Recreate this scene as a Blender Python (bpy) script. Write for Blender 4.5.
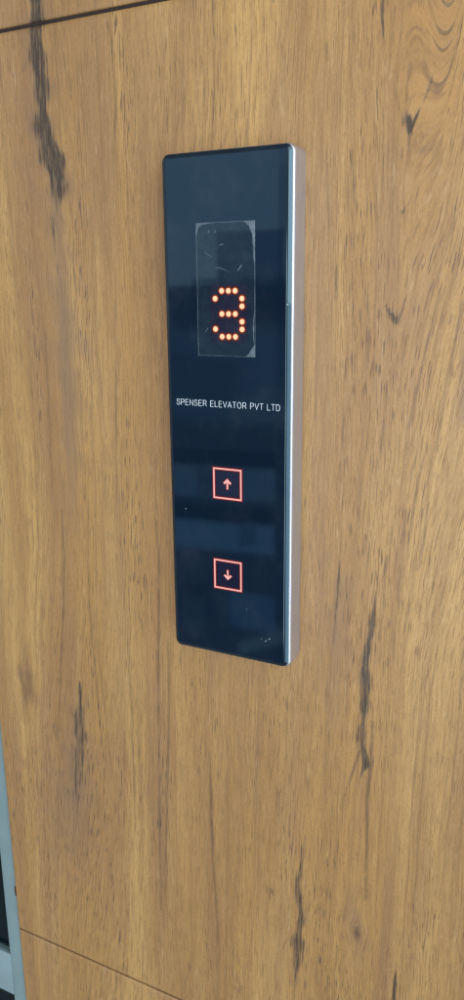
import bpy, bmesh, math
import numpy as np
from mathutils import Vector, Matrix

WORLD_LO = (0.40, 0.41, 0.42); WORLD_HI = (0.90, 0.91, 0.93)
WORLD_K = 0.58
WINDOW = (4.4, 5.6, 6.6)
LAMP = ((1.7, -2.1, 1.6), (0.3, 0, 0.4), 1.8, 3.0, 3.8, (1.0, 0.98, 0.95))
SHEEN_PATCH = (8.6, 8.4, 8.3)
EXPO = -0.10
WOOD_R = 0.33
WOOD_SPEC = 0.68
WOOD_A, WOOD_B, WOOD_C, WOOD_D, WOOD_E = (0.420, 0.220, 0.064), (0.540, 0.312, 0.104), (0.360, 0.184, 0.058), (0.245, 0.122, 0.040), (0.610, 0.388, 0.145)
GLASS_BASE = (0.0035, 0.0085, 0.018)
GLASS_TINT = (0.58, 0.88, 1.0)
# what stands in the lobby opposite, as (x0, x1, z0, z1), colour, amount, edge softness, slope
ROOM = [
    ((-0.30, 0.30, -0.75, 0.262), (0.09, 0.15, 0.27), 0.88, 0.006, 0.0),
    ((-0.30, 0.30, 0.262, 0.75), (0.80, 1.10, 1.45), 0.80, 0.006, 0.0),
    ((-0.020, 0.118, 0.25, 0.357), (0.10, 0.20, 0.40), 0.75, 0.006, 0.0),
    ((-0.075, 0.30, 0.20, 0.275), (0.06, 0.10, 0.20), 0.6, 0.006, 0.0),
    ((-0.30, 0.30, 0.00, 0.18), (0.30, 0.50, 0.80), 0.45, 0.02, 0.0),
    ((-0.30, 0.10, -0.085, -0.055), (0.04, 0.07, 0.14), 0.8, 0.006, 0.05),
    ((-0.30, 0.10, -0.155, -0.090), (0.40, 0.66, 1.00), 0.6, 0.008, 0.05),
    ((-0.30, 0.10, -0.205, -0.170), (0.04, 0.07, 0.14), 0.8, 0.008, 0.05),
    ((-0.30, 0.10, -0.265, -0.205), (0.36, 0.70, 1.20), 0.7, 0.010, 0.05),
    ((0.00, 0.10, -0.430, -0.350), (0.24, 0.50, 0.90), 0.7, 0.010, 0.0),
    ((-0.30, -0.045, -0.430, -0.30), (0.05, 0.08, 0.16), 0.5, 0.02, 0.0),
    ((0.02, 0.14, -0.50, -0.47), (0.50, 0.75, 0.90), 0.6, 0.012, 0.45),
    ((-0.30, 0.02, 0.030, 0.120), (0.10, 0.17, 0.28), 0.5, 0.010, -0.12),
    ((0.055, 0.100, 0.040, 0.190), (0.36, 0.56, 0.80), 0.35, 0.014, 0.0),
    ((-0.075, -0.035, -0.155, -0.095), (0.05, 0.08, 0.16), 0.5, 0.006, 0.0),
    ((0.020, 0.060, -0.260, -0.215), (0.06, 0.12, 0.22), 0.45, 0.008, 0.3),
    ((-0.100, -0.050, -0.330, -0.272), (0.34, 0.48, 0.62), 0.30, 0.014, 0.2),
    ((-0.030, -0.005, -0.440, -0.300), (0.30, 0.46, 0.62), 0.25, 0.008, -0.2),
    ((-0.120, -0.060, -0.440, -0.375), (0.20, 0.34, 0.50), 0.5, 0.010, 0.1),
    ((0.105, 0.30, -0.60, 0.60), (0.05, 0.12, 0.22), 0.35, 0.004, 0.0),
]

S = 0.30            # height of the call panel in metres; all plan numbers below are in panel heights
scene = bpy.context.scene
for o in list(bpy.data.objects):
    bpy.data.objects.remove(o, do_unlink=True)

# ------------------------------------------------------------------ camera
cam_d = bpy.data.cameras.new('camera'); cam = bpy.data.objects.new('camera', cam_d)
scene.collection.objects.link(cam); scene.camera = cam
cam_d.sensor_fit = 'VERTICAL'; cam_d.sensor_height = 36.0
cam_d.lens = 0.79653 * 36.0
cam_d.clip_start = 0.01; cam_d.clip_end = 200
XR = Vector((0.89188365, 0.4521669, -0.00941539))
YD = Vector((0.10810622, -0.23335821, -0.96636276))
ZF = Vector((-0.43915441, 0.86086529, -0.25701043))
m = Matrix((XR, -YD, -ZF)).transposed().to_4x4()
m.translation = Vector((0.71053699, -1.43329948, 0.25575678)) * S
cam.matrix_world = m

# ------------------------------------------------------------------ node helpers
class NT:
    def __init__(s, nt): s.nt = nt; s.N = nt.nodes; s.L = nt.links
    def new(s, t, **kw):
        n = s.N.new(t)
        for k, v in kw.items(): setattr(n, k, v)
        return n
    def put(s, sock, v):
        if v is None: return
        if isinstance(v, bpy.types.NodeSocket): s.L.new(v, sock)
        elif isinstance(v, (tuple, list)):
            sock.default_value = tuple(v) + (1,) * (len(sock.default_value) - len(v))
        else: sock.default_value = v
    def math(s, op, a, b=None, c=None, clamp=False):
        n = s.new('ShaderNodeMath', operation=op, use_clamp=clamp)
        for i, v in enumerate((a, b, c)): s.put(n.inputs[i], v)
        return n.outputs[0]
    def mix(s, f, a, b, blend='MIX'):
        n = s.new('ShaderNodeMix', data_type='RGBA', blend_type=blend)
        s.put(n.inputs[0], f); s.put(n.inputs[6], a); s.put(n.inputs[7], b)
        return n.outputs[2]
    def ramp(s, v, lo, hi, a=0.0, b=1.0, smooth=True):
        n = s.new('ShaderNodeMapRange', interpolation_type='SMOOTHSTEP' if smooth else 'LINEAR')
        for k, x in (('Value', v), ('From Min', lo), ('From Max', hi), ('To Min', a), ('To Max', b)): s.put(n.inputs[k], x)
        return n.outputs[0]
    def comb(s, x, y, z):
        n = s.new('ShaderNodeCombineXYZ'); s.put(n.inputs[0], x); s.put(n.inputs[1], y); s.put(n.inputs[2], z)
        return n.outputs[0]
    def sep(s, v):
        n = s.new('ShaderNodeSeparateXYZ'); s.L.new(v, n.inputs[0]); return n.outputs
    def noise(s, vec, scale, detail=2, rough=0.5, dist=0.0):
        n = s.new('ShaderNodeTexNoise'); s.L.new(vec, n.inputs['Vector'])
        n.inputs['Scale'].default_value = scale; n.inputs['Detail'].default_value = detail
        n.inputs['Roughness'].default_value = rough; n.inputs['Distortion'].default_value = dist
        return n.outputs['Fac']

# ------------------------------------------------------------------ world: the dim blue-grey lobby round the panel
world = bpy.data.worlds.new('World'); scene.world = world; world.use_nodes = True
w = NT(world.node_tree); w.N.clear()
tc = w.new('ShaderNodeTexCoord')
dx, dy, dz = w.sep(tc.outputs['Generated'])
ny = w.math('MAXIMUM', w.math('MULTIPLY', dy, -1.0), 0.02)
A_ = w.math('DIVIDE', dx, ny); B_ = w.math('DIVIDE', dz, ny)
# coordinates of the room as the panel mirrors it
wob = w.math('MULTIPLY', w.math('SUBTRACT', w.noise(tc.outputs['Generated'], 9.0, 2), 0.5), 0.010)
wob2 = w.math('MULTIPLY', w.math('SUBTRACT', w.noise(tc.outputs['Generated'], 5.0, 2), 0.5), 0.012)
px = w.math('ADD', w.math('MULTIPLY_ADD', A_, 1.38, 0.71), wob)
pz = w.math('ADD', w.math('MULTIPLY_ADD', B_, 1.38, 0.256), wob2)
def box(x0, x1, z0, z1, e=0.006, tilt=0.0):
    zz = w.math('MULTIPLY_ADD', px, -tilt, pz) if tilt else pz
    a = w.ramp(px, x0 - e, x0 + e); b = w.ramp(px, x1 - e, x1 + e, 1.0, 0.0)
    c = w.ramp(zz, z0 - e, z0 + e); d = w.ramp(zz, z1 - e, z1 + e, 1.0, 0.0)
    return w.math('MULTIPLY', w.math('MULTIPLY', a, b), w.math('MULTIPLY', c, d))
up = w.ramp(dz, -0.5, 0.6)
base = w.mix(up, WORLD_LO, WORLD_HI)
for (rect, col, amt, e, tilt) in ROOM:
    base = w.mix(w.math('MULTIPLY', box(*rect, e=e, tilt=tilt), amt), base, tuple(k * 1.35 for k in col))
# bright doorway and windows off to the right
r_ = w.math('MULTIPLY', w.ramp(dx, 0.36, 0.54), w.ramp(w.math('ABSOLUTE', w.math('ADD', dz, 0.0)), 0.62, 0.80, 1.0, 0.0))
r_ = w.math('MULTIPLY', r_, w.ramp(dy, -0.10, -0.25))
base = w.mix(r_, base, WINDOW)
# unseen bright patch added to the world to lay a sheen on the veneer
base = w.mix(box(0.24, 0.74, -0.42, 0.34, e=0.05), base, SHEEN_PATCH)
# dim ceiling
base = w.mix(w.math('MULTIPLY', w.ramp(dz, 0.35, 0.60), 0.75), base, (0.16, 0.17, 0.19))
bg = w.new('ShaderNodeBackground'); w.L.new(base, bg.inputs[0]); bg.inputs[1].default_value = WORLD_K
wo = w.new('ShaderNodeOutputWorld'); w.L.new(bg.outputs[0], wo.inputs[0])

# ------------------------------------------------------------------ daylight from the right and above
def area(name, loc, target, size, sy, power, col):
    d = bpy.data.lights.new(name, 'AREA'); d.shape = 'RECTANGLE'; d.size = size * S; d.size_y = sy * S
    d.energy = power; d.color = col
    o = bpy.data.objects.new(name, d); scene.collection.objects.link(o); o.location = Vector(loc) * S
    o.rotation_euler = (Vector(target) * S - o.location).to_track_quat('-Z', 'Y').to_euler()
    return o
area('window_light', *LAMP)

scene.view_settings.view_transform = 'Standard'; scene.view_settings.look = 'None'
scene.view_settings.exposure = EXPO; scene.view_settings.gamma = 1; scene.view_settings.use_curve_mapping = False
scene.render.engine = 'CYCLES'
try:
    scene.cycles.max_bounces = 8; scene.cycles.pixel_filter_type = 'BLACKMAN_HARRIS'; scene.cycles.filter_width = 1.3; scene.cycles.transparent_max_bounces = 12
except Exception: pass

# ------------------------------------------------------------------ object helpers
def link(name, mesh, mats, parent=None, loc=None):
    o = bpy.data.objects.new(name, mesh); scene.collection.objects.link(o)
    for mt in (mats if isinstance(mats, (list, tuple)) else [mats]): mesh.materials.append(mt)
    if parent is not None: o.parent = parent
    if loc is not None: o.location = Vector(loc) * S
    return o
def tag(o, label=None, cat=None, group=None, kind=None):
    for k, v in (('label', label), ('category', cat), ('group', group), ('kind', kind)):
        if v: o[k] = v
    return o
def smooth(mesh, ang=40):
    for p in mesh.polygons: p.use_smooth = True
    try: mesh.set_sharp_from_angle(angle=math.radians(ang))
    except Exception: pass
def round_rect(x0, x1, z0, z1, r, n=7):
    P = []
    for cx, cz, a0 in ((x1 - r, z1 - r, 0), (x0 + r, z1 - r, 90), (x0 + r, z0 + r, 180), (x1 - r, z0 + r, 270)):
        for k in range(n + 1):
            a = math.radians(a0 + 90 * k / n); P.append((cx + r * math.cos(a), cz + r * math.sin(a)))
    return P
def lofted(x0, x1, z0, z1, r, steps, n=7, cap_back=True):
    """rounded slab: steps = [(y, inset)] from the back to the front"""
    bm = bmesh.new(); rings = []
    for y, ins in steps:
        P = round_rect(x0 + ins, x1 - ins, z0 + ins, z1 - ins, max(r - ins, 0.0008), n)
        rings.append([bm.verts.new((x * S, y * S, z * S)) for x, z in P])
    for a, b in zip(rings, rings[1:]):
        k = len(a)
        for i in range(k): bm.faces.new((a[i], a[(i + 1) % k], b[(i + 1) % k], b[i]))
    caps = [bm.faces.new(rings[-1])]
    if cap_back: caps.append(bm.faces.new(list(reversed(rings[0]))))
    nf = len(bm.faces) - len(caps)
    bmesh.ops.recalc_face_normals(bm, faces=bm.faces)
    me = bpy.data.meshes.new('slab'); bm.to_mesh(me); bm.free(); smooth(me)
    for p in list(me.polygons)[nf:]: p.use_smooth = False
    return me
def poly_slab(polys, y_front, thick):
    """flat shapes cut from a sheet; polys = list of point lists or (outer, hole) pairs"""
    bm = bmesh.new()
    for P in polys:
        if isinstance(P, tuple):
            o_, i_ = P; n = len(o_)
            f = [[bm.verts.new((x * S, y * S, z * S)) for x, z in Q] for Q in (o_, i_) for y in (y_front, y_front + thick)]
            of, ob, jf, jb = f
            for k in range(n):
                l = (k + 1) % n
                bm.faces.new((of[k], of[l], jf[l], jf[k])); bm.faces.new((ob[l], ob[k], jb[k], jb[l]))
                bm.faces.new((of[l], of[k], ob[k], ob[l])); bm.faces.new((jf[k], jf[l], jb[l], jb[k]))
        else:
            a = [bm.verts.new((x * S, y_front * S, z * S)) for x, z in P]
            b = [bm.verts.new((x * S, (y_front + thick) * S, z * S)) for x, z in P]; n = len(P)
            bm.faces.new(a); bm.faces.new(list(reversed(b)))
            for k in range(n): bm.faces.new((a[(k + 1) % n], a[k], b[k], b[(k + 1) % n]))
    bmesh.ops.recalc_face_normals(bm, faces=bm.faces)
    me = bpy.data.meshes.new('sheet'); bm.to_mesh(me); bm.free(); return me
def box_mesh(x0, x1, y0, y1, z0, z1, bev=0.0):
    bm = bmesh.new(); bmesh.ops.create_cube(bm, size=1)
    for v in bm.verts:
        v.co = Vector(((x0 + x1) / 2 + v.co.x * (x1 - x0), (y0 + y1) / 2 + v.co.y * (y1 - y0), (z0 + z1) / 2 + v.co.z * (z1 - z0))) * S
    if bev: bmesh.ops.bevel(bm, geom=list(bm.edges), offset=bev * S, segments=3, profile=0.5, affect='EDGES')
    me = bpy.data.meshes.new('box'); bm.to_mesh(me); bm.free(); smooth(me); return me
def empty(name, loc):
    o = bpy.data.objects.new(name, None); scene.collection.objects.link(o); o.location = Vector(loc) * S
    o.empty_display_size = 0.02; return o

# ------------------------------------------------------------------ materials
def mat(name):
    mt = bpy.data.materials.new(name); mt.use_nodes = True
    n = NT(mt.node_tree); b = n.N['Principled BSDF']; return mt, n, b

def wood_material():
    mt, n, b = mat('teak_veneer')
    def attr(k):
        a = n.new('ShaderNodeAttribute', attribute_name=k); return a.outputs['Fac']
    line = attr('line'); R, fib, dark, tan, knot = attr('ring'), attr('fibre'), attr('streak'), attr('band'), attr('knot')
    tco = n.new('ShaderNodeTexCoord'); X, Y, Z = n.sep(tco.outputs['Object'])
    Z = n.math('DIVIDE', Z, S); X = n.math('DIVIDE', X, S)
    # gentle wander of the fibres
    wv = n.noise(n.comb(n.math('MULTIPLY', X, 3.0), 0.0, n.math('MULTIPLY', Z, 2.2)), 1.0, 3)
    wd = n.math('MULTIPLY', n.math('SUBTRACT', wv, 0.5), 0.022)
    fw = n.noise(n.comb(n.math('MULTIPLY', fib, 40.0), 0.0, n.math('MULTIPLY', Z, 9.0)), 1.0, 2)
    Rf = n.math('ADD', n.math('ADD', fib, wd), n.math('MULTIPLY', n.math('SUBTRACT', fw, 0.5), 0.0035))
    Rr = n.math('ADD', R, wd)
    def rn(fr, fz, detail=2, off=0.0, rough=0.5):
        return n.noise(n.comb(n.math('MULTIPLY', Rr, fr), off, n.math('MULTIPLY', Z, fz)), 1.0, detail, rough)
    def gn(fr, fz, detail=2, off=0.0, rough=0.5):
        return n.noise(n.comb(n.math('MULTIPLY', Rf, fr), off, n.math('MULTIPLY', Z, fz)), 1.0, detail, rough)
    broad = gn(5.0, 0.7, 2, 1.3)
    broad2 = gn(14.0, 1.1, 2, 4.1)
    ringn = rn(52.0, 1.5, 3, 7.7, 0.6)
    straight = gn(60.0, 1.0, 3, 3.7, 0.6)
    fine = gn(330.0, 13.0, 4, 2.2, 0.78)
    fleck = gn(170.0, 22.0, 2, 9.4)
    c = n.mix(n.ramp(broad, 0.36, 0.62), WOOD_A, WOOD_B)
    def dk(c, f, col): return n.mix(f, c, col)
    c = dk(c, n.math('MULTIPLY', n.ramp(broad2, 0.42, 0.70), 0.75), WOOD_C)
    c = dk(c, n.math('MULTIPLY', n.ramp(gn(9.0, 0.7, 3, 61.0), 0.44, 0.66), 0.65), (0.285, 0.150, 0.068))
    c = dk(c, n.math('MULTIPLY', n.ramp(gn(110.0, 0.8, 2, 71.0), 0.60, 0.72), 0.45), (0.200, 0.105, 0.048))
    c = dk(c, n.math('MULTIPLY', n.ramp(ringn, 0.48, 0.74), 0.17), WOOD_D)
    c = dk(c, n.math('MULTIPLY', n.ramp(straight, 0.50, 0.72), 0.48), WOOD_D)
    c = dk(c, n.math('MULTIPLY', n.ramp(straight, 0.46, 0.28), 0.16), WOOD_E)
    c = dk(c, n.math('MULTIPLY', n.ramp(fine, 0.47, 0.66), 0.72), WOOD_D)
    c = dk(c, n.math('MULTIPLY', n.ramp(fine, 0.46, 0.28), 0.25), WOOD_E)
    # open pores: short dark dashes that come in drifts along the growth rings
    drift = n.math('MULTIPLY', n.ramp(rn(26.0, 1.3, 3, 12.0), 0.42, 0.66), n.ramp(gn(5.0, 1.5, 2, 51.0), 0.32, 0.62, 0.35, 1.0))
    pore = n.ramp(gn(400.0, 22.0, 1, 21.0), 0.58, 0.68)
    pore2 = n.ramp(gn(270.0, 11.0, 2, 31.0), 0.61, 0.70)
    pm = n.math('MULTIPLY', pore, n.math('MULTIPLY_ADD', drift, 0.80, 0.28))
    pm2 = n.math('MULTIPLY', pore2, n.math('MULTIPLY_ADD', drift, 0.85, 0.10))
    c = n.mix(pm, c, (0.075, 0.044, 0.028)); c = n.mix(pm2, c, (0.085, 0.052, 0.036))
    # fine tooth of the open grain
    tooth = n.noise(n.comb(n.math('MULTIPLY', X, 420.0), 0.0, n.math('MULTIPLY', Z, 130.0)), 1.0, 3, 0.7)
    c = n.mix(n.math('MULTIPLY', n.ramp(tooth, 0.49, 0.68), 0.42), c, (0.250, 0.140, 0.062))
    c = n.mix(n.math('MULTIPLY', n.ramp(tooth, 0.48, 0.28), 0.22), c, (0.640, 0.430, 0.205))
    # pale rays
    c = n.mix(n.math('MULTIPLY', n.ramp(fleck, 0.62, 0.80), 0.22), c, (0.66, 0.49, 0.28))
    # brown heart bands
    tb = n.math('MULTIPLY', tan, n.ramp(gn(30.0, 1.6, 3, 5.5), 0.25, 0.65, 0.35, 1.0))
    c = n.mix(n.math('MULTIPLY', tb, 0.88), c, (0.215, 0.130, 0.075))
    # mineral streaks, broken up along the fibre
    rag = n.math('MULTIPLY', n.math('SUBTRACT', gn(380.0, 11.0, 3, 15.5, 0.7), 0.5), 1.9)
    rag = n.math('ADD', rag, n.math('MULTIPLY', n.math('SUBTRACT', gn(150.0, 9.0, 3, 18.5, 0.6), 0.5), 1.3))
    st = n.math('MULTIPLY', n.ramp(n.math('ADD', dark, rag), 0.34, 0.78), n.ramp(dark, 0.03, 0.22))
    st = n.math('MULTIPLY', st, 0.94)
    soft = n.math('MULTIPLY', n.ramp(dark, 0.04, 0.9), 0.60)
    c = n.mix(soft, c, (0.185, 0.110, 0.062))
    sc = n.mix(n.ramp(gn(220.0, 22.0, 3, 44.0, 0.7), 0.44, 0.66), (0.040, 0.026, 0.016), (0.165, 0.102, 0.054))
    ln = n.math('MULTIPLY', line, n.ramp(gn(60.0, 16.0, 3, 27.5, 0.7), 0.34, 0.58, 0.35, 1.0), clamp=True)
    c = n.mix(n.math('MULTIPLY', ln, 0.85), c, (0.105, 0.058, 0.030))
    c = n.mix(st, c, sc)
    # knots
    kn = n.math('MULTIPLY', knot, n.ramp(gn(60.0, 14.0, 3, 8.8), 0.3, 0.6, 0.55, 1.0), clamp=True)
    c = n.mix(n.math('MULTIPLY', kn, 0.95), c, (0.130, 0.066, 0.036))
    n.put(b.inputs['Base Color'], c)
    rg = n.math('ADD', n.math('MULTIPLY', fine, 0.14), WOOD_R)
    n.put(b.inputs['Roughness'], rg)
    b.inputs['Specular IOR Level'].default_value = WOOD_SPEC
    h = n.math('SUBTRACT', n.math('MULTIPLY', fine, 0.6), n.math('ADD', n.math('MULTIPLY', pm, 1.2), n.math('MULTIPLY', st, 0.8)))
    bp = n.new('ShaderNodeBump'); bp.inputs['Strength'].default_value = 0.22; bp.inputs['Distance'].default_value = 0.0006
    n.L.new(h, bp.inputs['Height']); n.L.new(bp.outputs[0], b.inputs['Normal'])
    return mt

def simple(name, col, rough=0.5, metal=0.0, spec=0.5, nscale=0, namt=0.0, bump=0.0, stretch=(1, 1, 1)):
    mt, n, b = mat(name)
    b.inputs['Roughness'].default_value = rough; b.inputs['Metallic'].default_value = metal
    b.inputs['Specular IOR Level'].default_value = spec
    if nscale:
        tco = n.new('ShaderNodeTexCoord'); x, y, z = n.sep(tco.outputs['Object'])
        v = n.comb(n.math('MULTIPLY', x, stretch[0]), n.math('MULTIPLY', y, stretch[1]), n.math('MULTIPLY', z, stretch[2]))
        f = n.noise(v, nscale, 4, 0.6)
        dk = tuple(k * (1 - namt) for k in col); lt = tuple(min(1, k * (1 + namt)) for k in col)
        n.put(b.inputs['Base Color'], n.mix(n.ramp(f, 0.3, 0.7), dk, lt))
        n.put(b.inputs['Roughness'], n.math('MULTIPLY_ADD', f, 0.2, max(rough - 0.1, 0.02)))
        if bump:
            bp = n.new('ShaderNodeBump'); bp.inputs['Strength'].default_value = bump; bp.inputs['Distance'].default_value = 0.001
            n.L.new(f, bp.inputs['Height']); n.L.new(bp.outputs[0], b.inputs['Normal'])
    else: n.put(b.inputs['Base Color'], col)
    return mt
def glow(name, col, k):
    mt = bpy.data.materials.new(name); mt.use_nodes = True; n = NT(mt.node_tree); n.N.clear()
    e = n.new('ShaderNodeEmission'); n.put(e.inputs[0], col); e.inputs[1].default_value = k
    o = n.new('ShaderNodeOutputMaterial'); n.L.new(e.outputs[0], o.inputs[0]); return mt

M_wood = wood_material()
M_wall = simple('dark_backing_board', (0.045, 0.022, 0.014), 0.8, nscale=30, namt=0.3)
M_joint = simple('joint_filler', (0.020, 0.010, 0.007), 0.8, nscale=60, namt=0.4)
M_steel = simple('brushed_steel', (0.52, 0.50, 0.52), 0.32, 0.75, nscale=60, namt=0.10, stretch=(40, 40, 1))
M_frame = simple('pale_blue_paint', (0.205, 0.285, 0.295), 0.5, nscale=25, namt=0.06, bump=0.1)
M_lip = simple('grey_gasket', (0.03, 0.06, 0.06), 0.5, nscale=40, namt=0.15)
M_pane = simple('dark_window_glass', (0.004, 0.012, 0.014), 0.15, 0.0, 0.15, nscale=8, namt=0.2)
M_letter = simple('white_print', (0.74, 0.79, 0.84), 0.5)

def tinted_glass():
    mt, n, b = mat('dark_tinted_glass')
    b.inputs['Base Color'].default_value = GLASS_BASE + (1,)
    b.inputs['Specular IOR Level'].default_value = 0.85
    b.inputs['Specular Tint'].default_value = GLASS_TINT + (1,)
    b.inputs['IOR'].default_value = 1.5
    tco = n.new('ShaderNodeTexCoord')
    f = n.noise(tco.outputs['Object'], 38.0, 5, 0.65)
    n.put(b.inputs['Roughness'], n.ramp(f, 0.35, 0.75, 0.012, 0.05))
    # wiped dust and finger smears in the surface
    g = n.noise(tco.outputs['Object'], 900.0, 2, 0.5)
    sm = n.math('MULTIPLY', n.ramp(f, 0.45, 0.8), 0.02)
    d = n.math('ADD', sm, n.math('MULTIPLY', n.ramp(g, 0.76, 0.80), 0.05))
    n.put(b.inputs['Base Color'], n.mix(d, GLASS_BASE, (0.45, 0.50, 0.55)))
    return mt
M_glass = tinted_glass()

def film_material(name, alpha, col, rough):
    mt, n, b = mat(name)
    b.inputs['Base Color'].default_value = col + (1,); b.inputs['Roughness'].default_value = rough
    tco = n.new('ShaderNodeTexCoord')
    f = n.noise(tco.outputs['Object'], 120.0, 4, 0.7)
    n.put(b.inputs['Alpha'], n.ramp(f, 0.3, 0.8, alpha * 0.5, alpha * 1.6))
    return mt
M_film = film_material('clear_plastic_film', 0.010, (0.45, 0.60, 0.62), 0.12)
M_filmedge = film_material('film_cut_edge', 0.095, (0.60, 0.70, 0.76), 0.25)
M_scratch = film_material('film_scratch', 0.09, (0.75, 0.82, 0.86), 0.3)
M_led = glow('lit_led', (1.0, 0.58, 0.34), 1.45)
M_ledring = glow('led_halo_inner', (1.0, 0.15, 0.05), 0.42)  # inner and outer emissive rings, the halo round each dot built as shapes
M_ledhalo = glow('led_halo_outer', (1.0, 0.14, 0.07), 0.11)
M_btn = glow('lit_button_line', (1.0, 0.50, 0.47), 1.08)
M_btnring = glow('button_halo', (1.0, 0.10, 0.09), 0.22)  # red halo of the lit lines, added as a dim emissive fringe

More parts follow.
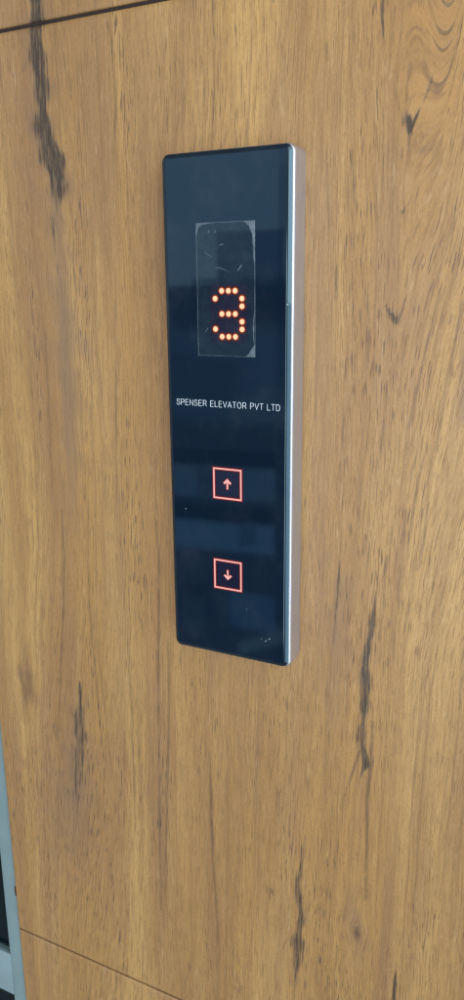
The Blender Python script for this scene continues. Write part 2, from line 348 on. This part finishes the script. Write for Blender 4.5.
# ------------------------------------------------------------------ veneer figure
# strokes of the figure: kind, points (x, z, half width, strength)
FEATURES = [
    ('d', [(-0.4527, 0.833, 0.0176, 1.0), (-0.4535, 0.7687, 0.0204, 1.1), (-0.4563, 0.7105, 0.0167, 1.1), (-0.4526, 0.6355, 0.0182, 1.1), (-0.4481, 0.5683, 0.0236, 1.1), (-0.4338, 0.5188, 0.0315, 1.1), (-0.4274, 0.4693, 0.0263, 0.9), (-0.4323, 0.4098, 0.016, 0.5), (-0.4409, 0.3389, 0.0135, 0.25)]),
    ('t', [(-0.4292, 0.4793, 0.0421, 0.7), (-0.4338, 0.3592, 0.0349, 0.8), (-0.4314, 0.2554, 0.0354, 0.9), (-0.427, 0.1376, 0.0387, 1), (-0.4281, 0.0155, 0.0282, 1), (-0.4359, -0.1233, 0.026, 0.8), (-0.446, -0.2931, 0.0178, 0.4)]),
    ('t', [(-0.4654, 0.835, 0.0304, 0.4), (-0.4666, 0.7118, 0.0259, 0.5), (-0.4613, 0.5983, 0.0315, 0.6), (-0.4487, 0.5003, 0.0424, 0.7)]),
    ('k', [(-0.6221, -0.6331, 0.0135, 0.3), (-0.6235, -0.6813, 0.0204, 0.7), (-0.6272, -0.7536, 0.024, 0.9), (-0.6399, -0.8149, 0.0174, 0.4)]),
    ('d', [(-0.4544, -0.6909, 0.0047, 0.5), (-0.455, -0.7409, 0.0127, 0.7), (-0.4601, -0.8125, 0.0192, 0.75), (-0.4698, -0.9014, 0.0228, 0.7), (-0.4862, -0.9947, 0.0232, 0.5), (-0.4999, -1.0898, 0.0169, 0.2)]),
    ('t', [(-0.455, -0.7409, 0.0316, 0.3), (-0.4665, -0.8571, 0.0452, 0.6), (-0.4841, -1.009, 0.0597, 0.6), (-0.5014, -1.199, 0.0684, 0.3)]),
    ('l', [(-0.2102, -0.2392, 0.0031, 0.5), (-0.206, -0.3322, 0.0037, 0.8), (-0.215, -0.5289, 0.0038, 0.8), (-0.2224, -0.6846, 0.0034, 0.7), (-0.2259, -0.8465, 0.0034, 0.8), (-0.2329, -1.1043, 0.0036, 0.7), (-0.2369, -1.2863, 0.0031, 0.5)]),
    ('l', [(-0.1891, -0.5237, 0.0027, 0.5), (-0.1918, -0.6772, 0.0028, 0.7), (-0.2002, -0.8392, 0.0034, 0.7), (-0.2162, -1.1277, 0.003, 0.7), (-0.2236, -1.2504, 0.003, 0.3)]),
    ('l', [(-0.0843, -0.7798, 0.0027, 0.3), (-0.0841, -0.9133, 0.004, 0.9), (-0.0817, -1.0792, 0.0041, 0.8), (-0.0753, -1.1922, 0.0039, 0.5), (-0.0698, -1.3694, 0.0034, 0.4)]),
    ('l', [(-0.4719, -0.2471, 0.0036, 0.5), (-0.4759, -0.3725, 0.0037, 0.6), (-0.4916, -0.531, 0.0047, 0.7), (-0.5169, -0.7277, 0.0039, 0.6), (-0.5389, -0.8767, 0.0033, 0.4)]),
    ('l', [(-0.394, -0.2139, 0.0029, 0.3), (-0.4082, -0.4637, 0.003, 0.5), (-0.4001, -0.7002, 0.0031, 0.5), (-0.3909, -0.8935, 0.0031, 0.3)]),
    ('d', [(0.2686, 0.7233, 0.0025, 0.6), (0.2669, 0.6825, 0.0043, 0.8), (0.2721, 0.6372, 0.0027, 0.4)]),
    ('d', [(0.3119, 0.5447, 0.0034, 0.5), (0.3181, 0.5226, 0.0068, 0.9), (0.3244, 0.4973, 0.0034, 0.4)]),
    ('d', [(0.356, 0.5943, 0.0016, 0.4), (0.3507, 0.571, 0.0041, 0.8), (0.3404, 0.548, 0.0025, 0.5), (0.3313, 0.5291, 0.0042, 0.7), (0.3221, 0.5099, 0.0043, 0.8)]),
    ('l', [(0.2878, 0.59, 0.0017, 0.3), (0.2998, 0.5506, 0.0017, 0.4), (0.3113, 0.5233, 0.0022, 0.6)]),
    ('d', [(0.2887, 0.2292, 0.0022, 0.6), (0.3025, 0.2066, 0.004, 0.8), (0.3139, 0.1945, 0.0045, 0.8), (0.3204, 0.212, 0.0029, 0.8), (0.3313, 0.2463, 0.0018, 0.5), (0.3384, 0.2834, 0.0018, 0.3)]),
    ('d', [(0.3051, 0.392, 0.0018, 0.4), (0.3128, 0.3769, 0.0035, 0.6), (0.3211, 0.3879, 0.0017, 0.5), (0.3353, 0.4145, 0.0017, 0.4)]),
    ('l', [(0.1692, 0.6579, 0.0024, 0.7), (0.1715, 0.6343, 0.0027, 0.7)]),
    ('l', [(0.1984, 0.2947, 0.0019, 0.8), (0.1981, 0.2329, 0.0023, 0.7)]),
    ('l', [(0.2627, 0.1798, 0.0019, 0.7), (0.2615, 0.1075, 0.0023, 0.6)]),
    ('l', [(0.3748, -0.0427, 0.0018, 0.4), (0.3662, -0.0906, 0.0024, 0.8), (0.3588, -0.1686, 0.0023, 0.7), (0.3473, -0.2904, 0.0019, 0.5)]),
    ('l', [(0.3847, 0.2325, 0.0017, 0.5), (0.371, 0.164, 0.0021, 0.7), (0.3573, 0.0842, 0.0022, 0.7), (0.3431, 0.0014, 0.0018, 0.5)]),
    ('l', [(0.4256, 0.2324, 0.0017, 0.6), (0.4149, 0.1305, 0.0022, 0.7), (0.4033, 0.0596, 0.0021, 0.5), (0.396, -0.0316, 0.0018, 0.5)]),
    ('l', [(0.4057, 0.363, 0.0017, 0.5), (0.3935, 0.3152, 0.002, 0.6), (0.3768, 0.2494, 0.0017, 0.5)]),
    ('t', [(0.4322, 0.1822, 0.0068, 0.5), (0.4382, 0.0615, 0.0086, 0.9), (0.4387, 0.026, 0.0069, 0.7)]),
    ('l', [(0.3871, -0.1361, 0.0018, 0.8), (0.3828, -0.1949, 0.003, 0.7), (0.3751, -0.2657, 0.0023, 0.4)]),
    ('l', [(0.3465, -0.1505, 0.0019, 0.5), (0.3416, -0.2506, 0.0023, 0.8), (0.3375, -0.3333, 0.002, 0.5)]),
    ('l', [(0.314, -0.2466, 0.0025, 0.9), (0.3096, -0.2862, 0.003, 0.9), (0.3106, -0.3591, 0.0024, 0.7), (0.305, -0.4243, 0.002, 0.5)]),
    ('d', [(0.2949, -0.3198, 0.003, 0.4), (0.2896, -0.395, 0.0061, 0.8), (0.2816, -0.4619, 0.0093, 1.0), (0.2794, -0.5179, 0.0105, 1), (0.2796, -0.5858, 0.0095, 1), (0.2781, -0.6674, 0.0086, 0.8), (0.2883, -0.7118, 0.0064, 0.7), (0.2682, -0.7658, 0.0033, 0.4)]),
    ('l', [(0.2975, -0.6088, 0.0029, 0.9), (0.2986, -0.697, 0.0034, 0.9), (0.2934, -0.7945, 0.0035, 0.9), (0.2977, -0.9171, 0.0035, 0.8), (0.2977, -1.0458, 0.0031, 0.6)]),
    ('d', [(0.2171, -0.2691, 0.0025, 0.4), (0.2167, -0.3329, 0.0053, 0.6), (0.2141, -0.3984, 0.0043, 0.4), (0.2093, -0.4659, 0.0032, 0.2)]),
    ('l', [(0.2687, -0.2102, 0.002, 0.6), (0.2661, -0.2515, 0.0024, 0.6)]),
    ('l', [(0.2742, -0.6803, 0.0026, 0.9), (0.2547, -0.7578, 0.0026, 0.8), (0.2405, -0.8112, 0.0022, 0.5), (0.238, -0.8871, 0.0023, 0.5)]),
    ('d', [(0.1545, -0.9283, 0.0036, 0.4), (0.1483, -0.9963, 0.0073, 0.65), (0.1371, -1.0814, 0.0098, 0.65), (0.1479, -1.146, 0.0124, 0.65), (0.139, -1.2341, 0.0138, 0.75), (0.135, -1.3224, 0.0102, 0.6), (0.133, -1.3675, 0.0051, 0.3)]),
    ('l', [(0.1178, -0.8885, 0.0029, 0.7), (0.116, -0.9493, 0.0029, 0.5)]),
    ('d', [(0.1617, -0.7806, 0.007, 0.5), (0.1622, -0.8105, 0.0047, 0.4)]),
    ('k', [(0.2821, -1.1292, 0.005, 0.8), (0.2825, -1.1425, 0.0069, 1.2), (0.283, -1.1559, 0.0051, 0.8)]),
    ('t', [(0.2683, -1.0573, 0.016, 0.4), (0.2799, -1.1328, 0.0207, 0.5), (0.2917, -1.2096, 0.0184, 0.2)]),
    ('d', [(0.3733, -1.1869, 0.002, 0.6), (0.3734, -1.2412, 0.0035, 1), (0.3713, -1.2974, 0.0036, 1)]),
    ('l', [(-0.3913, -0.5644, 0.003, 0.3), (-0.3804, -0.7228, 0.0037, 0.6), (-0.3694, -0.9448, 0.0031, 0.3)]),
    ('l', [(-0.2931, 0.2339, 0.0025, 0.3), (-0.305, -0.022, 0.0032, 0.6), (-0.3153, -0.2523, 0.0028, 0.4)]),
    ('l', [(-0.486, 0.1693, 0.0028, 0.3), (-0.4914, -0.0573, 0.0035, 0.5), (-0.4999, -0.2258, 0.003, 0.3)]),
    ('l', [(-0.3004, -0.5461, 0.0029, 0.3), (-0.2996, -0.7572, 0.0035, 0.55), (-0.3016, -1.0397, 0.0031, 0.3)]),
    ('l', [(0.1729, 0.4905, 0.0019, 0.4), (0.1782, 0.4238, 0.0023, 0.7), (0.1816, 0.3557, 0.0019, 0.4)]),
    ('l', [(0.221, 0.4867, 0.0018, 0.4), (0.2246, 0.4293, 0.0024, 0.7), (0.2299, 0.3791, 0.0019, 0.4)]),
    ('l', [(0.2206, 0.05, 0.002, 0.4), (0.2168, -0.0269, 0.0026, 0.7), (0.2149, -0.1057, 0.002, 0.4)]),
    ('l', [(0.2973, 0.0169, 0.0019, 0.5), (0.2935, -0.0305, 0.0027, 0.8), (0.2896, -0.0788, 0.0019, 0.4)]),
    ('l', [(0.259, -0.1013, 0.002, 0.4), (0.2556, -0.1814, 0.0026, 0.6)]),
    ('l', [(0.4786, -0.8533, 0.002, 0.4), (0.4815, -0.9002, 0.002, 0.4)]),
    ('t', [(0.1784, -0.5642, 0.0134, 0.3), (0.1849, -0.4485, 0.0131, 0.4), (0.1877, -0.2735, 0.0127, 0.3)]),
    ('t', [(0.2209, -0.3322, 0.021, 0.4), (0.2142, -0.4874, 0.0238, 0.5), (0.2066, -0.6275, 0.0222, 0.2)]),
    ('l', [(-0.2722, 0.7232, 0.0023, 0.3), (-0.2699, 0.5986, 0.0029, 0.7), (-0.2799, 0.5074, 0.0024, 0.3)]),
    ('l', [(-0.121, 0.6698, 0.0022, 0.4), (-0.1138, 0.6179, 0.0026, 0.6), (-0.1202, 0.549, 0.0022, 0.3)]),
]

def fbm(x, z, seed, octs):
    rng = np.random.RandomState(seed); v = np.zeros_like(x)
    for a, fx, fz in octs:
        for _ in range(3):
            v += a / 3 * np.sin(x * fx * rng.uniform(.6, 1.4) + z * fz * rng.uniform(-1.4, 1.4) + rng.uniform(0, 6.28))
    return v
def sstep(t): t = np.clip(t, 0, 1); return t * t * (3 - 2 * t)
def ring_field(x, z):
    x0 = 0.312 + 0.012 * np.sin(z * 6.0) + 0.01 * np.sin(z * 13 + 1)
    zz = np.where(z > -0.25, z, -0.25 + (z + 0.25) * 0.15)
    zz = np.where(zz > 0.40, 0.40 + (zz - 0.40) * 0.2, zz)
    c = 0.095 - 0.13 * zz
    r = np.sqrt((x - x0) ** 2 + c ** 2)
    r = r * 0.8 + 0.012 * fbm(x, z, 4, [(1, 5, 2.5)])
    # flame above the low left streak
    g = np.exp(-((x + 0.470 + 0.06 * (z + 0.7)) / 0.055) ** 2)
    r = r + 0.10 * g * sstep((-0.55 - z) / 0.75)
    # swerve round the knots
    for kx, kz, sx, sz, a in ((-0.600, -0.640, 0.030, 0.085, 0.03), (0.283, -1.115, 0.016, 0.035, 0.014), (-0.415, 0.500, 0.05, 0.13, 0.022)):
        r = r + a * np.exp(-((x - kx) / sx) ** 2 - ((z - kz) / sz) ** 2)
    return r
def fibre_field(x, z):
    # the fibres lean a little: left foot of the sheet and right of the cathedral
    lo = sstep((-0.15 - z) / 0.5); L = np.minimum(z + 0.15, 0)
    f = x - 0.105 * L * np.exp(-((x + 0.53) / 0.20) ** 2) * (0.6 + 0.4 * lo)
    f = f - 0.030 * z * np.exp(-((x - 0.05) / 0.3) ** 2)
    zr = np.clip(z, -0.5, 0.7)
    f = f - 0.13 * zr * sstep((x - 0.30) / 0.10)
    f = f + 0.06 * zr * np.where(z > 0, 1, 0) * np.exp(-((x - 0.24) / 0.05) ** 2)
    for kx, kz, sx, sz, a in ((-0.620, -0.700, 0.022, 0.085, 0.02), (0.283, -1.135, 0.016, 0.035, 0.016), (-0.415, 0.500, 0.03, 0.13, 0.012)):
        f = f + a * np.tanh((x - kx) / sx) * -np.exp(-((x - kx) / (sx * 2.5)) ** 2 - ((z - kz) / sz) ** 2)
    return f
def stroke_fields(x, z):
    out = {'l': np.zeros_like(x), 'd': np.zeros_like(x), 't': np.zeros_like(x), 'k': np.zeros_like(x)}
    for kind, pts in FEATURES:
        key = kind
        for (xa, za, wa, sa), (xb, zb, wb, sb) in zip(pts, pts[1:]):
            L2 = (xb - xa) ** 2 + (zb - za) ** 2
            mx = max(wa, wb) * 4
            sel = (x > min(xa, xb) - mx) & (x < max(xa, xb) + mx) & (z > min(za, zb) - mx) & (z < max(za, zb) + mx)
            if not sel.any(): continue
            X, Z = x[sel], z[sel]
            t = ((X - xa) * (xb - xa) + (Z - za) * (zb - za)) / L2
            tt = np.clip(t, 0, 1)
            d = np.hypot(X - xa - tt * (xb - xa), Z - za - tt * (zb - za))
            wd = wa + (wb - wa) * tt; s = sa + (sb - sa) * tt
            if kind == 'l': wd = np.maximum(wd * 0.9, 0.0022); s = s * 1.15
            jit = 1 + 0.30 * np.sin(Z * 41 + X * 60) + 0.2 * np.sin(Z * 97 + 1.3)
            wd = wd * (jit if kind != 'l' else 1.0)
            v = s * np.exp(-(d / wd) ** 2 * (0.9 if kind != 't' else 0.7))
            out[key][sel] = np.maximum(out[key][sel], v)
    return out
def veneer_panel(name, x0, x1, z0, z1, thick, dx, dz):
    nx = int((x1 - x0) / dx) + 1; nz = max(int((z1 - z0) / dz) + 1, 4)
    e = 0.0022
    xs = np.concatenate([[x0], np.linspace(x0 + e, x1 - e, nx), [x1]]); zs = np.concatenate([[z0], np.linspace(z0 + e, z1 - e, nz), [z1]])
    Xg, Zg = np.meshgrid(xs, zs); Yg = np.zeros_like(Xg)
    Yg[0, :] = Yg[-1, :] = e; Yg[:, 0] = Yg[:, -1] = e
    nX, nZ = len(xs), len(zs)
    co = np.stack([Xg, Yg, Zg], -1).reshape(-1, 3)
    idx = np.arange(nX * nZ).reshape(nZ, nX)
    q = np.stack([idx[:-1, :-1], idx[:-1, 1:], idx[1:, 1:], idx[1:, :-1]], -1).reshape(-1, 4)
    loop = np.concatenate([idx[0, :], idx[1:, -1], idx[-1, -2::-1], idx[-2:0:-1, 0]])
    back = co[loop].copy(); back[:, 1] = thick
    b0 = len(co); co2 = np.concatenate([co, back]); k = len(loop); bi = b0 + np.arange(k); nx_ = np.roll(np.arange(k), -1)
    sides = np.stack([loop, bi, bi[nx_], loop[nx_]], -1)
    faces = np.concatenate([q, sides])
    me = bpy.data.meshes.new(name)
    me.vertices.add(len(co2)); me.vertices.foreach_set('co', (co2 * S).astype(np.float32).ravel())
    me.loops.add(faces.size); me.loops.foreach_set('vertex_index', faces.astype(np.int32).ravel())
    me.polygons.add(len(faces)); me.polygons.foreach_set('loop_start', (np.arange(len(faces)) * 4).astype(np.int32))
    try: me.polygons.foreach_set('loop_total', np.full(len(faces), 4, np.int32))
    except Exception: pass
    me.update(calc_edges=True); me.validate()
    X, Z = co2[:, 0], co2[:, 2]; f = stroke_fields(X, Z)
    for nm, v in (('ring', ring_field(X, Z)), ('fibre', fibre_field(X, Z)), ('streak', f['d']), ('line', f['l']), ('band', f['t']), ('knot', f['k'])):
        a = me.attributes.new(nm, 'FLOAT', 'POINT'); a.data.foreach_set('value', v.astype(np.float32))
    return link(name, me, M_wood)

XL, XRT = -0.734, 1.35
GT, GB = 0.7765, -1.5507         # the two joints
T = 0.05
o = veneer_panel('wood_panel', XL, XRT, GB + 0.0020, GT - 0.0036, T, 0.0030, 0.0075)
tag(o, 'large middle teak veneer wall panel with dark streaks, behind the black elevator call panel', 'wall panel', 'teak veneer wall panels')
o = veneer_panel('wood_panel', XL, XRT, GT + 0.0036, 1.45, T, 0.0040, 0.009)
tag(o, 'upper teak veneer wall panel above the top joint, with a dark streak at left', 'wall panel', 'teak veneer wall panels')
o = veneer_panel('wood_panel', XL, XRT, -2.35, GB - 0.0020, T, 0.0040, 0.009)
tag(o, 'lower teak veneer wall panel below the bottom joint, plain wood beside the pale blue frame', 'wall panel', 'teak veneer wall panels')

for zc, hh in ((GT, 0.0035), (GB, 0.0019)):
    o = link('joint_strip', box_mesh(XL, XRT, 0.0032, 0.03, zc - hh, zc + hh), M_joint)
    tag(o, ('dark brown strip filling the upper joint between wood panels' if zc > 0 else 'dark brown strip filling the lower joint between wood panels'), 'joint strip', 'dark joint strips')
tag(link('wall', box_mesh(-2.4, 1.6, T + 0.004, T + 0.16, -2.6, 1.6), M_wall), kind='structure')

# ------------------------------------------------------------------ pale blue glazed frame beside the veneer
fr = empty('window_frame', (-0.76, 0.0, -2.4))
tag(fr, 'pale blue grey painted metal frame with dark glass, left of the wood panels', 'window frame')
def on(par, name, me, mt):
    o = link(name, me, mt, par); o.location = -par.location; return o
FY = 0.012
on(fr, 'stile', box_mesh(-0.793, -0.7375, FY, FY + 0.03, -2.4, 1.5, 0.003), M_frame)
on(fr, 'rail', box_mesh(-1.9, -0.7933, FY + 0.0005, FY + 0.03, -1.832, -1.680, 0.003), M_frame)
on(fr, 'rail', box_mesh(-1.9, -0.7933, FY + 0.0005, FY + 0.03, 1.2, 1.5, 0.003), M_frame)
for za, zb in ((-1.678, 1.198), (-2.4, -1.834)):
    gl = on(fr, 'pane', box_mesh(-1.9, -0.794, FY + 0.020, FY + 0.026, za, zb), M_pane)
    bd = link('glazing_bead', poly_slab([([(-1.9, za), (-0.7936, za), (-0.7936, zb), (-1.9, zb)], [(-1.88, za + 0.012), (-0.803, za + 0.012), (-0.803, zb - 0.012), (-1.88, zb - 0.012)])], FY + 0.010, 0.008), M_lip, gl)
on(fr, 'hinge_screw', box_mesh(-0.7425, -0.7350, FY - 0.008, FY + 0.004, -1.442, -1.412, 0.002), M_wall)

# ------------------------------------------------------------------ the call panel
W, H, D = 0.2726, 1.0, 0.0575
cp = empty('call_panel', (0, 0, -0.5))
tag(cp, 'slim black glass elevator call panel with lit red 3 and two arrow buttons', 'call panel')
def part(name, me, mt, parent=cp):
    o = link(name, me, mt, parent); o.location = -cp.location if parent is cp else (0, 0, 0); return o
x1, z1 = W / 2, H / 2
GF = -D                                          # front of the glass
part('housing', lofted(-x1, x1, -z1, z1, 0.015, [(-0.0005, 0.0010), (-D + 0.0120, 0.0), (-D + 0.0080, 0.0004), (-D + 0.0060, 0.0018), (-D + 0.0050, 0.0036), (-D + 0.0046, 0.008)]), M_steel)
part('glass_plate', lofted(-x1 + 0.0022, x1 - 0.0045, -z1 + 0.0018, z1 - 0.0015, 0.0140,
     [(-D + 0.0048, 0.0), (-D + 0.0044, 0.0), (-D + 0.0008, 0.0056), (-D + 0.0002, 0.0072), (-D, 0.0088)]), M_glass)
def disc(cx, cz, r, n=20): return [(cx + r * math.cos(2 * math.pi * k / n), cz + r * math.sin(2 * math.pi * k / n)) for k in range(n)]
# seven-row dot matrix showing 3
disp = part('display', poly_slab([round_rect(-0.034, 0.046, 0.1545, 0.2640, 0.012, 5)], GF - 0.0004, 0.0003), None or simple('smoked_display_window', (0.009, 0.007, 0.022), 0.04))
PX, PZ, OX, OZ = 0.01415, 0.01410, 0.0057, 0.2087
glyph = ['.###.', '#...#', '....#', '.###.', '....#', '#...#', '.###.']
for r, row in enumerate(glyph):
    for c_, ch in enumerate(row):
        if ch != '#': continue
        cx, cz = OX + (c_ - 2) * PX, OZ + (3 - r) * PZ
        me = poly_slab([disc(cx, cz, 0.0049)], GF - 0.0012, 0.0004)
        led = link('led', me, M_led, disp)
        n0 = len(me.polygons)
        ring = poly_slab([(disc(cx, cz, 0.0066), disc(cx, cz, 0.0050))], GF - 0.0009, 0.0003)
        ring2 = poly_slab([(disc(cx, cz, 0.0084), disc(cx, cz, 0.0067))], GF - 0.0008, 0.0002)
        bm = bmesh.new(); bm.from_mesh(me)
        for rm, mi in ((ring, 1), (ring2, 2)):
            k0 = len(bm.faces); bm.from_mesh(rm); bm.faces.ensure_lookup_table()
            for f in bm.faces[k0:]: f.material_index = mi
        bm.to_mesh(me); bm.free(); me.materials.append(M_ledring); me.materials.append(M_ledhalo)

# clear film stuck over the display, corners lifting
FX0, FX1, FZ0, FZ1 = -0.0600, 0.0615, 0.1300, 0.3733
film = part('protective_film', poly_slab([[(FX0, FZ0), (FX1, FZ0), (FX1, FZ1), (FX0, FZ1)]], GF - 0.0022, 0.0003), M_film)
ew = 0.0010
edge = [((FX0, FZ0), (FX1, FZ0), .8), ((FX1, FZ0), (FX1, FZ1), 1.1), ((FX1, FZ1), (FX0, FZ1), 1.0), ((FX0, FZ1), (FX0, FZ0), .9)]
def strip(pts, wd):
    L, Rr = [], []
    def unit(a, b):
        l = math.hypot(b[0] - a[0], b[1] - a[1]) or 1; return (b[0] - a[0]) / l, (b[1] - a[1]) / l
    for i, (x, z) in enumerate(pts):
        d0 = unit(pts[i - 1], pts[i]) if i else unit(pts[0], pts[1])
        d1 = unit(pts[i], pts[i + 1]) if i < len(pts) - 1 else d0
        mx, mz = -(d0[1] + d1[1]), d0[0] + d1[0]; l = math.hypot(mx, mz) or 1; mx /= l; mz /= l
        k = 1 / max(abs(mx * -d0[1] + mz * d0[0]), 0.42)
        ww = (wd[i] if isinstance(wd, (list, tuple)) else wd) * k / 2
        L.append((x + mx * ww, z + mz * ww)); Rr.append((x - mx * ww, z - mz * ww))
    return L + Rr[::-1]
fe = [strip([a, b], ew * k) for a, b, k in edge]
# lifted corner triangles and the bubble line that joins them
fe.append([(FX0, FZ1), (FX0, FZ1 - 0.024), (FX0 + 0.0025, FZ1 - 0.014), (FX0 + 0.006, FZ1 - 0.007), (FX0 + 0.013, FZ1 - 0.003), (FX0 + 0.022, FZ1 - 0.0015), (FX0 + 0.030, FZ1)])
fe.append([(FX1, FZ1), (FX1 - 0.024, FZ1), (FX1 - 0.012, FZ1 - 0.008), (FX1 - 0.005, FZ1 - 0.024), (FX1 - 0.003, FZ1 - 0.060), (FX1, FZ1 - 0.085)])
fe.append([(FX1, FZ0), (FX1, FZ0 + 0.024), (FX1 - 0.006, FZ0 + 0.016), (FX1 - 0.013, FZ0 + 0.006), (FX1 - 0.020, FZ0)])
part('film_edge', poly_slab(fe, GF - 0.0026, 0.0003), M_filmedge, film)
sc = [strip([(FX0 + 0.038, 0.2935), (FX0 + 0.050, 0.2925), (FX0 + 0.058, 0.2895), (FX0 + 0.068, 0.2845)], [.0006, .0016, .0012, .0004]),
      strip([(FX0 + 0.086, 0.2860), (FX0 + 0.091, 0.2925), (FX0 + 0.095, 0.2980)], [.0008, .0022, .0010]),
      strip([(FX0 + 0.016, 0.3220), (FX0 + 0.032, 0.3130)], .0005), strip([(FX0 + 0.048, 0.3330), (FX0 + 0.056, 0.3350)], [.001, .0018]),
      strip([(FX0 + 0.025, 0.3560), (FX0 + 0.028, 0.3600)], .0018), strip([(FX0 + 0.039, 0.3555), (FX0 + 0.0415, 0.3600)], .0016),
      strip([(FX0 + 0.016, 0.1740), (FX0 + 0.022, 0.1830)], [.0006, .0013]),
      strip([(FX1 - 0.004, 0.352), (FX1 - 0.002, 0.345)], [.0012, .003]),
      strip([(FX1 - 0.001, 0.215), (FX1 - 0.0035, 0.19), (FX1 - 0.003, 0.165), (FX1 - 0.001, 0.150)], [.0004, .0013, .0016, .0006])]
for q in sc: part('film_scratch', poly_slab([q], GF - 0.0026, 0.0003), M_scratch, film)

# maker's line printed on the glass
def arc(cx, cz, rx, rz, a0, a1, n=10): return [(cx + rx * math.cos(math.radians(a0 + (a1 - a0) * k / n)), cz + rz * math.sin(math.radians(a0 + (a1 - a0) * k / n))) for k in range(n + 1)]
# capital letters as pen strokes in a box one unit high: (width, strokes)
ABC = {
 'S': (0.62, [[(0.56, 0.72), (0.52, 0.87), (0.42, 0.97), (0.29, 1.0), (0.15, 0.96), (0.06, 0.85), (0.06, 0.70), (0.14, 0.59), (0.30, 0.53), (0.46, 0.47), (0.56, 0.38), (0.59, 0.26), (0.53, 0.11), (0.42, 0.03), (0.30, 0.0), (0.15, 0.03), (0.06, 0.12), (0.02, 0.28)]]),
 'P': (0.60, [[(0.05, 0), (0.05, 1), (0.35, 1), (0.48, 0.96), (0.56, 0.86), (0.58, 0.73), (0.55, 0.58), (0.47, 0.49), (0.35, 0.46), (0.05, 0.46)]]),
 'E': (0.60, [[(0.58, 0), (0.05, 0), (0.05, 1), (0.56, 1)], [(0.05, 0.52), (0.52, 0.52)]]),
 'N': (0.66, [[(0.05, 0), (0.05, 1), (0.60, 0), (0.60, 1)]]),
 'R': (0.66, [[(0.05, 0), (0.05, 1), (0.38, 1), (0.50, 0.96), (0.58, 0.86), (0.59, 0.73), (0.55, 0.58), (0.47, 0.50), (0.37, 0.47), (0.05, 0.47)], [(0.34, 0.47), (0.47, 0.33), (0.66, 0)]]),
 'L': (0.52, [[(0.05, 1), (0.05, 0), (0.52, 0)]]),
 'V': (0.64, [[(0.0, 1), (0.32, 0), (0.64, 1)]]),
 'A': (0.66, [[(0.0, 0), (0.33, 1), (0.66, 0)], [(0.12, 0.33), (0.54, 0.33)]]),
 'T': (0.60, [[(0.0, 1), (0.60, 1)], [(0.30, 1), (0.30, 0)]]),
 'O': (0.74, [arc(0.37, 0.5, 0.34, 0.5, 90, 450, 20)]),
 'D': (0.66, [[(0.05, 0), (0.05, 1), (0.32, 1), (0.46, 0.96), (0.57, 0.83), (0.61, 0.66), (0.62, 0.5), (0.61, 0.33), (0.56, 0.16), (0.46, 0.04), (0.32, 0), (0.05, 0)]]),
}
def writing(text, cx, cz, width, cap, pen):
    adv = 0.0; strokes = []
    for ch in text:
        if ch == ' ': adv += 0.46; continue
        wd_, st_ = ABC[ch]
        strokes += [[(x + adv, z) for x, z in s_] for s_ in st_]; adv += wd_ + 0.19
    adv -= 0.19; k = width / adv
    return [strip([(cx - width / 2 + x * k, cz - cap / 2 + z * cap) for x, z in s_], pen) for s_ in strokes]
part('lettering', poly_slab(writing('SPENSER ELEVATOR PVT LTD', -0.0005, 0.0365, 0.2262, 0.0114, 0.00095), GF - 0.0006, 0.0003), M_letter)

def button(cx, cz, up):
    h, t = 0.0318, 0.0031
    sq = lambda a: [(cx - a, cz - a), (cx + a, cz - a), (cx + a, cz + a), (cx - a, cz + a)]
    bo = part('call_button', poly_slab([sq(h - 0.0008)], GF - 0.0003, 0.0002), simple('button_window', (0.010, 0.010, 0.026), 0.04))
    def lit(name, core, rim):
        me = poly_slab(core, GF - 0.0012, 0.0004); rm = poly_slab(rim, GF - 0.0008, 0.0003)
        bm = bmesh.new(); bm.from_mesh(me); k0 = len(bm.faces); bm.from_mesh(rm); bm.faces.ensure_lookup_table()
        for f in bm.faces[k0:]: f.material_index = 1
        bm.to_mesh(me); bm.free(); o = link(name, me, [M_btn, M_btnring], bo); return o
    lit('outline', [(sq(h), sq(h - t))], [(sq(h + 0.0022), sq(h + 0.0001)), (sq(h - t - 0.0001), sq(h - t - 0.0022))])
    s = 1 if up else -1
    def arrow(g):
        L = 0.0108
        P = [(-.0017 - g, -L - g), (.0017 + g, -L - g), (.0017 + g, L - .0075), (.0060, L - .0118 - g), (.0092 + g, L - .0088), (0, L + g * 1.4), (-.0092 - g, L - .0088), (-.0060, L - .0118 - g), (-.0017 - g, L - .0075)]
        return [(cx + x, cz + s * z) for x, z in P]
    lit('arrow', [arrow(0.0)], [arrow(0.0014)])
    return bo
bu = button(-0.0010, -0.1230, True); bu['label'] = 'upper call button with a lit up arrow in a square'
bd = button(-0.0022, -0.3165, False); bd['label'] = 'lower call button with a lit down arrow in a square'

# a few specks of dust on the glass
dots = [disc(-0.0985, -0.1855, 0.0011, 8), disc(0.083, -0.4475, 0.0013, 8), disc(0.092, -0.4405, 0.0015, 8), disc(0.074, -0.4440, 0.0007, 8), disc(0.087, -0.4440, 0.0007, 8), disc(0.040, -0.385, .0006, 8), disc(0.1265, 0.226, 0.0016, 8)]
M_dust = simple('dust', (0.36, 0.42, 0.45), 0.6)
for q in dots: part('dust_speck', poly_slab([q], GF - 0.0006, 0.0003), M_dust)
